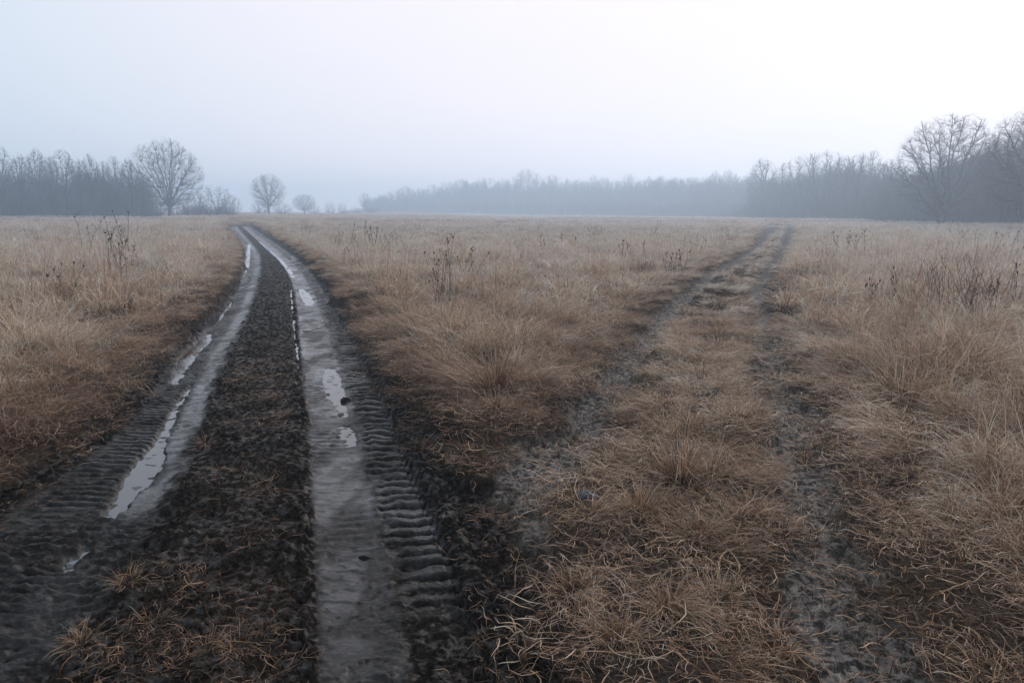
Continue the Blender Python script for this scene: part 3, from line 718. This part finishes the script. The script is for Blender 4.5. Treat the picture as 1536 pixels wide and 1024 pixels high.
rock('stone', 880, 778, (.075, .05, .038), 'smooth blue grey stone among the grass on the strip', 'stone', M_stone, 3, nz=.22)
rock('stone', 1115, 742, (.035, .03, .018), 'small pale stone behind the star shaped tussock', 'stone', M_stone, 6)
rock('mud_clod', 546, 800, (.045, .020, .012), 'small dark clod half sunk in the smooth floor of the right rut', 'mud clod', M_clod, 9, 'loose mud clods', nz=.5)
rock('mud_clod', 518, 580, (.07, .045, .030), 'black clod at the right edge of the bright puddle in the right rut', 'mud clod', M_clod, 12, 'loose mud clods', nz=.7)
def strand(name, pts, r, label, cat, mat, lift=.02):
    V, Fc = [], []
    P = []
    for i, (px, py, dz) in enumerate(pts):
        X, Y = pix(px, py); z = float(height(np.array([X]), np.array([Y]))[0]); P.append(np.array([float(X), float(Y), z + dz]))
    Q = []
    for i in range(len(P) - 1):
        for k in range(4): t = k / 4; Q.append(P[i] * (1 - t) + P[i + 1] * t)
    Q.append(P[-1]); o0 = Q[0].copy(); Q = [q - o0 for q in Q]
    for i, q in enumerate(Q):
        d = Q[min(i + 1, len(Q) - 1)] - Q[max(i - 1, 0)]; d /= np.linalg.norm(d); u = np.cross(d, (0, 0, 1)); u /= np.linalg.norm(u); v = np.cross(u, d)
        rr2 = r * (1 - .6 * i / len(Q))
        for k in range(6): a = k * math.pi / 3; V.append(q + rr2 * (math.cos(a) * u + math.sin(a) * v))
    for i in range(len(Q) - 1):
        for k in range(6): Fc.append((i * 6 + k, i * 6 + (k + 1) % 6, i * 6 + 6 + (k + 1) % 6, i * 6 + 6 + k))
    me = mesh_from(name, np.array(V), np.array(Fc).ravel(), np.full(len(Fc), 4), [mat])
    o = link(name, me, label=label, category=cat); o.location = tuple(o0)
strand('fallen_stalk', [(1540,748,.10),(1490,722,.16),(1435,692,.19),(1375,668,.16)], .0032, 'long pale straight stalk fallen over the right hand grass', 'stalk', M_straw)
strand('twig', [(420,478,.02),(440,482,.015),(462,484,.015),(484,480,.03),(496,474,.03)], .010, 'thin dark twig lying across the far right rut', 'twig', M_stem)

# ------------------------------------------------------------------ trees
class TreeGen:
    """limbs grow to points on the crown outline; every finer order of branches then reaches from the nearest wood to points spread through the crown"""
    def __init__(s, seed, H, W, split=.28, limbs=10, n=(60, 420, 2200), twig=.012, low=.12, multi=1, egg=0.0):
        g = s.g = np.random.RandomState(seed); s.V = [[], []]; s.F = [[], []]; s.nv = [0, 0]
        s.H, s.W, s.seed, s.egg = H, W, seed, egg
        s.c = np.array([0, 0, H * (low + (1 - low) * .5)]); s.rad = np.array([W / 2, W / 2, H * (1 - low) / 2])
        s.P, s.D, s.R = [], [], []
        r0 = H * .019
        for m in range(multi):
            off = np.array([g.uniform(-.7, .7), g.uniform(-.7, .7), 0]) * (multi > 1) * .7
            lean = .04 if multi == 1 else .16
            top = off + np.array([g.normal(0, lean) * H * split, g.normal(0, lean) * H * split, H * split])
            if multi > 1: top[:2] += off[:2] * 1.2
            rm = r0 * (1.2 if multi == 1 else .75)
            pts = [off + [0, 0, -.5], off + [0, 0, .05], off * .9 + (top - off) * .2, off + (top - off) * .45 + g.normal(0, .06, 3), off + (top - off) * .75 + g.normal(0, .06, 3), top]
            s.tube(pts, [rm * 1.6, rm * 1.3, rm * 1.06, rm, rm * .93, rm * .85], 0, 8)
            for k in (3, 4, 5): s.P.append(pts[k]); s.D.append(np.array([0, 0, 1.])); s.R.append(rm * .85)
            for k in np.linspace(.25, 1, 8): s.P.append(off + (top - off) * k); s.D.append((top - off) / np.linalg.norm(top - off)); s.R.append(rm * .85)
        ga = g.rand() * 6.28; tgt = []
        for i in range(limbs):
            cz = 1 - (i + .5) / limbs * 1.35
            a = ga + i * 2.39996; q = math.sqrt(max(0, 1 - cz * cz)); tgt.append(s.env(np.array([q * math.cos(a), q * math.sin(a), cz])) * g.uniform(.70, .88))
        s.snap = (np.array(s.P), np.array(s.D), np.array(s.R))
        for t in tgt: s.reach(s.c + t * s.rad, 1, r0 * .50, 9, 6)
        for lev, cnt in enumerate(n):
            u = g.normal(0, 1, (cnt, 3)); u /= np.linalg.norm(u, axis=1)[:, None]
            rr = g.rand(cnt) ** (1 / (2.6 + lev * .6)) * (.93 + .03 * lev)
            T = np.array([s.c + s.env(uu) * k * s.rad for uu, k in zip(u, rr)])
            T = T[T[:, 2] > .5]
            sp, sd_, sr = np.array(s.P), np.array(s.D), np.array(s.R)
            s.snap = (sp, sd_, sr)
            for t in T[np.argsort(np.linalg.norm((T - s.c) / s.rad, axis=1))]:
                s.reach(t, 2 + lev, (r0 * .22, max(twig * 1.4, r0 * .10), twig)[min(lev, 2)], (6, 5, 3)[min(lev, 2)], (4, 3, 3)[min(lev, 2)], lev == len(n) - 1)
        s.snap = None
    def env(s, u):
        k = 1 + .10 * float(noise(u[0] * 2 + s.seed, u[1] * 2 + u[2] * 1.7, s.seed)) + .06 * float(noise(u[0] * 5, u[1] * 5 + u[2] * 4, s.seed + 1))
        w = 1 - s.egg * max(0, u[2])
        return np.array([u[0] * k * w, u[1] * k * w, u[2] * k if u[2] > 0 else u[2]])
    def reach(s, T, lev, r, nseg, k, last=False):
        g = s.g; P, D, Rr = (np.array(s.P), np.array(s.D), np.array(s.R)) if getattr(s, 'snap', None) is None else s.snap
        v = T - P; d = np.linalg.norm(v, axis=1) + 1e-6; cs = (v * D).sum(1) / d
        cost = d * (1.75 - cs) if lev > 1 else abs(P[:, 2] - (P[:, 2].min() + (P[:, 2].max() - P[:, 2].min()) * min(1, max(.1, (T[2] / s.H - .15) * 1.35 + .15 * g.rand())))) * 3 + .4 * d + 0 * cs
        cost = cost + (1.2 * np.maximum(0, P[:, 2] - T[2] + .1 * d))
        i = int(np.argmin(cost)); p, dd, L = P[i], D[i], d[i]
        if L < .15: return
        mid = p + (dd * .30 + v[i] / L * .85 + np.array([0, 0, -.05 if lev < 2 else -.14])) * L * .45
        r1 = min(r, Rr[i] * .8); end = T + np.array([0, 0, .10 * L])
        ts = np.linspace(0, 1, nseg + 1)[:, None]
        pts = p * (1 - ts) ** 2 + 2 * mid * ts * (1 - ts) + end * ts ** 2
        pts[1:-1] += g.normal(0, .012 * L + .01, (nseg - 1, 3))
        rad = r1 * (1 - .72 * ts[:, 0])
        s.tube(pts, rad, 0 if lev == 1 else 1, k)
        if not last:
            for q in range(1, nseg + 1):
                t_ = pts[q] - pts[q - 1]; s.P.append(pts[q]); s.D.append(t_ / (np.linalg.norm(t_) + 1e-9)); s.R.append(rad[q])
    def tube(s, pts, rad, part, k):
        pts = np.asarray(pts, float); n_ = len(pts); rad = np.asarray(rad)
        d = np.gradient(pts, axis=0); d /= (np.linalg.norm(d, axis=1)[:, None] + 1e-9)
        u = np.stack([d[:, 1], -d[:, 0], np.full(n_, .05)], 1); u -= (u * d).sum(1)[:, None] * d; u /= (np.linalg.norm(u, axis=1)[:, None] + 1e-9)
        v = np.cross(d, u); a = np.arange(k) * 6.28318 / k
        V = pts[:, None] + rad[:, None, None] * (np.cos(a)[None, :, None] * u[:, None] + np.sin(a)[None, :, None] * v[:, None])
        b = s.nv[part]; s.V[part].append(V.reshape(-1, 3)); s.nv[part] += n_ * k
        i = np.arange(n_ - 1)[:, None]; j = np.arange(k)[None]; jn = (j + 1) % k
        s.F[part].append((np.stack([i * k + j, i * k + jn, (i + 1) * k + jn, (i + 1) * k + j], -1) + b).reshape(-1, 4))
    def meshes(s, name):
        out = []
        for part, m, nm in ((0, M_bark, 'trunk'), (1, M_twig, 'crown')):
            V = np.vstack(s.V[part]); Fc = np.vstack(s.F[part])
            out.append(mesh_from(nm, V, Fc.ravel(), np.full(len(Fc), 4), [m], True))
        return out
PROTO = {
 'oak':   (TreeGen(11, 16.5, 15.5, .17, 17, (150, 1500, 17000), .024, .07), 16.5, 15.5),
 'oak2':  (TreeGen(12, 16.5, 15.0, .12, 18, (150, 1500, 17000), .024, .05, 2), 16.5, 15.0),
 'round': (TreeGen(13, 13.5, 11.5, .24, 13, (90, 900, 9000), .024, .14), 13.5, 11.5),
 'wood':  (TreeGen(14, 14, 8.0, .34, 10, (60, 560, 6000), .024, .16, 1, .15), 14, 8.0),
 'wood2': (TreeGen(15, 14, 7.0, .38, 10, (55, 520, 5600), .024, .20, 1, .25), 14, 7.0),
 'wood3': (TreeGen(16, 14, 9.0, .24, 12, (70, 620, 6500), .024, .10, 2, .1), 14, 9.0),
 'slim':  (TreeGen(17, 14, 5.0, .42, 9, (50, 400, 3000), .021, .24, 1, .25), 14, 5.0),
 'multi': (TreeGen(18, 14, 12.0, .14, 15, (90, 860, 6500), .021, .03, 4), 14, 12.0),
 'shrub': (TreeGen(19, 5, 6.0, .10, 18, (80, 420, 2400), .014, -.12, 5), 5, 6.0),
 'shrub2':(TreeGen(20, 5, 5.0, .10, 16, (70, 360, 2100), .014, -.10, 5), 5, 5.0),
}
PM = {}
for k, (t, H, W) in PROTO.items():
    PM[k] = (t.meshes(k), H, W)
def hgt(x, y): return float(height(np.array([x]), np.array([y]))[0])
def xat(px, Y): return (px - 768) / F * (Y * cp + CAMH * sp)
def tree(kind, px, Y, top, wpx, label, group=None, rz=None, x=None):
    """px: photo column of the trunk, Y: metres away, top: photo row of the crown's top, wpx: crown width in photo pixels"""
    (tm, cm), H, W = PM[kind]
    X = xat(px, Y) if x is None else x; z = hgt(X, Y)
    zt = CAMH + (316 - top) / F * Y * 1.0; h = zt - z; w = wpx / F * Y
    shrub = kind.startswith('shrub')
    e = link('shrub' if shrub else 'bare_tree', None, label=label, category='shrub' if shrub else 'tree')
    if group: e['group'] = group
    e.location = (X, Y, z); e.rotation_euler = (0, 0, random.random() * 6.28 if rz is None else rz); e.scale = (w / W, w / W, h / H)
    link('stems' if shrub else 'trunk', tm, e); link('crown', cm, e)
    return e
GL = 'bare trees of the left wood'; GC = 'bare trees of the far central wood'; GR = 'bare trees of the right wood'
tree('oak', 255, 168, 211, 104, 'big solitary rounded bare tree at the right end of the left wood', rz=.4)
tree('round', 404, 232, 261, 56, 'small round bare tree standing alone beyond the end of the muddy road')
tree('oak2', 1410, 96, 176, 150, 'large spreading bare tree standing out in front of the right wood', rz=2.2)
tree('oak', 1560, 72, 158, 190, 'tall dark bare tree at the right edge of the view', rz=4.0)
tree('shrub', 322, 178, 277, 66, 'broad dark shrub just right of the big solitary tree')
tree('shrub2', 292, 182, 287, 44, 'smaller shrub under the right side of the big solitary tree')
tree('shrub2', 348, 186, 291, 36, 'low shrub at the right end of the left wood')
tree('shrub2', 392, 236, 300, 34, 'low shrub at the left foot of the small round tree')
tree('shrub', 424, 238, 304, 34, 'low shrub at the right foot of the small round tree')
tree('round', 457, 300, 291, 38, 'faint hazy round tree just right of the small round tree')
tree('shrub2', 495, 300, 302, 20, 'tiny faint bush on the horizon, left of the dark bush')
tree('shrub', 513, 290, 304, 17, 'tiny dark bush on the horizon left of the central wood')
tree('shrub2', 470, 310, 306, 26, 'faint low bush at the foot of the hazy round tree')
tree('wood', 548, 420, 289, 20, 'first faint small tree at the left end of the central wood')
ordn = ['first', 'second', 'third', 'fourth', 'fifth', 'sixth', 'seventh', 'eighth', 'ninth', 'tenth', 'eleventh', 'twelfth', 'thirteenth', 'fourteenth', 'fifteenth', 'sixteenth', 'seventeenth', 'eighteenth', 'nineteenth', 'twentieth', 'twenty-first', 'twenty-second', 'twenty-third', 'twenty-fourth', 'twenty-fifth', 'twenty-sixth', 'twenty-seventh', 'twenty-eighth']
left = [(6,222,52),(40,233,36),(64,226,40),(86,236,30),(102,227,44),(124,239,28),(142,233,30),(160,242,26),(178,236,36),(200,238,32),(218,258,26)]
for i, (px, top, w) in enumerate(left):
    tree(['wood', 'slim', 'wood2', 'wood3'][i % 4], px, 150 + (i * 37 % 11), top, w * 1.15, 'bare tree in the front of the left wood, %s from the left edge' % ordn[i], GL)
cen = [(572,292,22),(590,286,26),(610,279,30),(630,282,26),(650,277,30),(672,272,30),(692,269,34),(714,273,28),(734,268,32),(755,268,28),(790,254,50),(826,262,34),(852,271,28),(876,272,28),(902,268,32),(924,272,26),(942,262,36),(968,268,32),(990,265,34),(1012,266,32),(1036,266,34),(1058,264,26),(1070,257,22),(1090,255,26),(1112,265,28)]
for i, (px, top, w) in enumerate(cen):
    Y = np.interp(px, [560, 900, 1050, 1130], [460, 430, 350, 250]) + (i * 29 % 13)
    if px == 790: tree('round', px, Y - 15, top, w * 1.1, 'tallest round crowned tree of the hazy central wood', GC)
    else: tree(['wood', 'wood3', 'wood2', 'round'][i % 4], px, Y, top, w * 1.35, 'hazy bare tree of the central wood front, %s from its left end' % ordn[i], GC)
right = [(1140,238,44),(1172,246,40),(1205,231,66),(1236,227,70),(1262,236,48),(1282,230,40),(1302,228,40),(1326,246,38),(1345,250,40),(1372,258,46),(1452,240,60),(1478,205,60),(1502,196,56),(1530,176,70)]
for i, (px, top, w) in enumerate(right):
    Y = np.interp(px, [1140, 1200, 1350, 1460, 1540], [215, 175, 128, 102, 82]) + (i * 31 % 9)
    tree(['slim', 'wood', 'multi', 'wood3', 'wood2'][i % 5] if px not in (1205, 1236) else 'multi', px, Y, top, w * 1.2, 'bare tree in the front of the right wood, %s from its left end' % ordn[i], GR)
# one more row just outside the picture, so a step aside still finds the wood
for i, (px, top, w, Y) in enumerate([(-30,228,48,152),(-75,226,50,156),(-125,230,50,150),(-180,226,60,158)]):
    tree(['wood', 'wood2', 'wood3', 'slim'][i], px, Y, top, w, 'bare tree of the left wood beyond the left edge of the view', GL)

# woods behind the front rows, and the thicket at their feet: too many stems to count
def mass(name, kinds, segs, n_, label, cat, sh=False):
    c = coll(name, [])
    for i, k in enumerate(kinds):
        (tm, cm), H, W = PM[k]
        V = [None] * 2
        for q, me in enumerate((tm, cm)):
            a = np.empty(len(me.vertices) * 3, np.float32); me.vertices.foreach_get('co', a); l = np.empty(len(me.loops), np.int32); me.loops.foreach_get('vertex_index', l); V[q] = (a.reshape(-1, 3), l)
        P = np.vstack([V[0][0], V[1][0]]); l = np.concatenate([V[0][1], V[1][1] + len(V[0][0])])
        P = P / np.array([1, 1, H])
        me = mesh_from('%s_%d' % (name, i), P, l, np.full(len(l) // 4, 4), [M_twig])
        c.objects.link(bpy.data.objects.new('%s_%02d' % (name, i), me))
    g = np.random.RandomState(len(name)); X, Y, Hh = [], [], []
    for (p0, p1, Y0, Y1, dep, h0, h1, m) in segs:
        px = p0 + (p1 - p0) * (np.arange(m) + g.uniform(-1.2, 2.2, m)) / m; t = (px - p0) / (p1 - p0); yy = Y0 + (Y1 - Y0) * t + dep[0] + (dep[1] - dep[0]) * g.rand(m)
        X.append((px - 768) / F * (yy * cp)); Y.append(yy); Hh.append((h0 + (h1 - h0) * t) * g.uniform(.62, 1.10, m) * (1 + .12 * noise(px / 38., px * 0 + m, 5)))
    X, Y, Hh = map(np.concatenate, (X, Y, Hh)); z = height(X, Y)
    n2 = len(X); s = g.uniform(.8, 1.2, n2) * (np.where(Hh > 0, 1, 1))
    scl = np.stack([s, s, Hh], 1)
    rot = np.zeros((n2, 3)); rot[:, 2] = g.rand(n2) * 6.28
    scatter(name, np.stack([X, Y, z], 1), rot, scl, g.randint(0, len(kinds), n2), g.rand(n2), c, label, cat)
mass('woodland', ['wood', 'wood2', 'wood3'],
     [(-260, 215, 158, 168, (6, 40), 12.0, 11.0, 110), (690, 1130, 455, 262, (6, 45), 20.5, 16.0, 170), (545, 700, 480, 455, (6, 40), 9.5, 18.0, 60), (1130, 1330, 215, 135, (8, 40), 13.0, 12.0, 80), (1330, 1420, 132, 112, (8, 40), 9.5, 9.5, 50), (1420, 1760, 110, 70, (8, 40), 11.5, 12.0, 120)],
     0, 'deep mass of hazy bare trees behind the front trees of every wood', 'woodland')
mass('thicket', ['shrub', 'shrub2'],
     [(-260, 240, 148, 160, (-3, 14), 5.0, 4.5, 120), (270, 350, 180, 192, (-2, 8), 3.4, 2.4, 14), (640, 1130, 442, 245, (-4, 12), 8.0, 6.0, 260), (545, 650, 455, 442, (-4, 12), 4.0, 8.0, 50), (520, 570, 345, 350, (-4, 8), 3, 4, 8), (1130, 1350, 212, 124, (-6, 14), 5.5, 5.5, 90), (1350, 1760, 124, 68, (-2, 18), 5.0, 5.5, 170)],
     0, 'dense tangled undergrowth along the foot of the woods', 'thicket')

# ------------------------------------------------------------------ haze
def haze_box():
    x0, x1, y0, y1, z0, z1 = -735, 735, -735, 735, -2.5, 24
    V = [(x0,y0,z0),(x1,y0,z0),(x1,y1,z0),(x0,y1,z0),(x0,y0,z1),(x1,y0,z1),(x1,y1,z1),(x0,y1,z1)]
    Fc = [(0,3,2,1),(4,5,6,7),(0,1,5,4),(1,2,6,5),(2,3,7,6),(3,0,4,7)]
    m, n = new_mat('haze_air')
    v = n('ShaderNodeVolumePrincipled', {'Color': (.63, .77, .95, 1), 'Density': .0027, 'Anisotropy': .45})
    o = n('ShaderNodeOutputMaterial'); n.l.new(v.outputs[0], o.inputs['Volume'])
    me = mesh_from('haze', V, np.array(Fc).ravel(), [4] * 6, [m], False)
    link('haze', me, kind='stuff', label='even pale blue winter mist filling the air over the field', category='haze')
haze_box()

# ------------------------------------------------------------------ sky and sun
SUN_EL, SUN_AZ = 24.0, 38.0          # degrees above the horizon, degrees right of the view
def build_world():
    w = bpy.data.worlds.new('World'); scene.world = w; w.use_nodes = True; w.node_tree.nodes.clear(); n = NT(w.node_tree)
    sky = n('ShaderNodeTexSky', sky_type='NISHITA', sun_disc=False, sun_elevation=R(SUN_EL), sun_rotation=R(SUN_AZ), air_density=1.2, dust_density=3.0, ozone_density=1.5)
    co = n('ShaderNodeTexCoord').outputs['Generated']
    sep = n('ShaderNodeSeparateXYZ'); n.l.new(co, sep.inputs[0])
    def dot(az, el):
        d = n('ShaderNodeVectorMath', operation='DOT_PRODUCT'); n.l.new(co, d.inputs[0])
        d.inputs[1].default_value = (math.sin(R(az)) * math.cos(R(el)), math.cos(R(az)) * math.cos(R(el)), math.sin(R(el))); return d.outputs['Value']
    glow = n.ramp(dot(16, 16), .50, .98)
    glow2 = n.ramp(dot(18, 9), .75, 1.0)
    mp = n('ShaderNodeMapping', {'Vector': co, 'Scale': (1.2, 1.2, 5.0)})
    cl = n.tex(1.6, 4, .5, mp.outputs[0], .4)
    cloud = n.mix(glow, (.430, .500, .570), (.620, .588, .625))
    cloud = n.mix(n.math('MULTIPLY', glow2, .55), cloud, (.645, .60, .625))
    band = n.math('MULTIPLY', n.ramp(cl, .35, .70), .16)
    cloud = n.mix(band, cloud, (.50, .555, .63))
    bg1 = n('ShaderNodeBackground', {'Color': sky.outputs[0], 'Strength': .06})
    bg2 = n('ShaderNodeBackground', {'Color': cloud, 'Strength': 1.0})
    # an overcast deck is brighter towards the zenith than near the horizon
    lowf = n.math('ADD', n.math('MULTIPLY', n.ramp(sep.outputs[2], .28, .60), .22), 1.0)
    back = n.math('ADD', n.math('MULTIPLY', n.ramp(sep.outputs[1], -.5, .55), .15), .85)
    n.l.new(n.math('MULTIPLY', n.math('MULTIPLY', lowf, back), 1.0), bg2.inputs['Strength'])
    mx = n('ShaderNodeMixShader', {0: .965}); n.l.new(bg1.outputs[0], mx.inputs[1]); n.l.new(bg2.outputs[0], mx.inputs[2])
    o = n('ShaderNodeOutputWorld'); n.l.new(mx.outputs[0], o.inputs[0])
build_world()
ld = bpy.data.lights.new('sun', 'SUN'); ld.energy = 1.5; ld.angle = R(10); ld.color = (1, .89, .79)
sun = bpy.data.objects.new('sun', ld); COL.objects.link(sun)
sun.rotation_euler = (R(90 - SUN_EL), 0, R(180 - SUN_AZ))
sun.location = (0, 0, 60)

scene.view_settings.view_transform = 'Standard'; scene.view_settings.look = 'None'; scene.view_settings.exposure = .76; scene.view_settings.gamma = 1
c = scene.cycles
c.max_bounces = 6; c.diffuse_bounces = 1; c.glossy_bounces = 2; c.transmission_bounces = 2; c.volume_bounces = 2; c.transparent_max_bounces = 4
c.use_adaptive_sampling = True; c.adaptive_threshold = .02; c.use_denoising = True
c.caustics_reflective = False; c.caustics_refractive = False
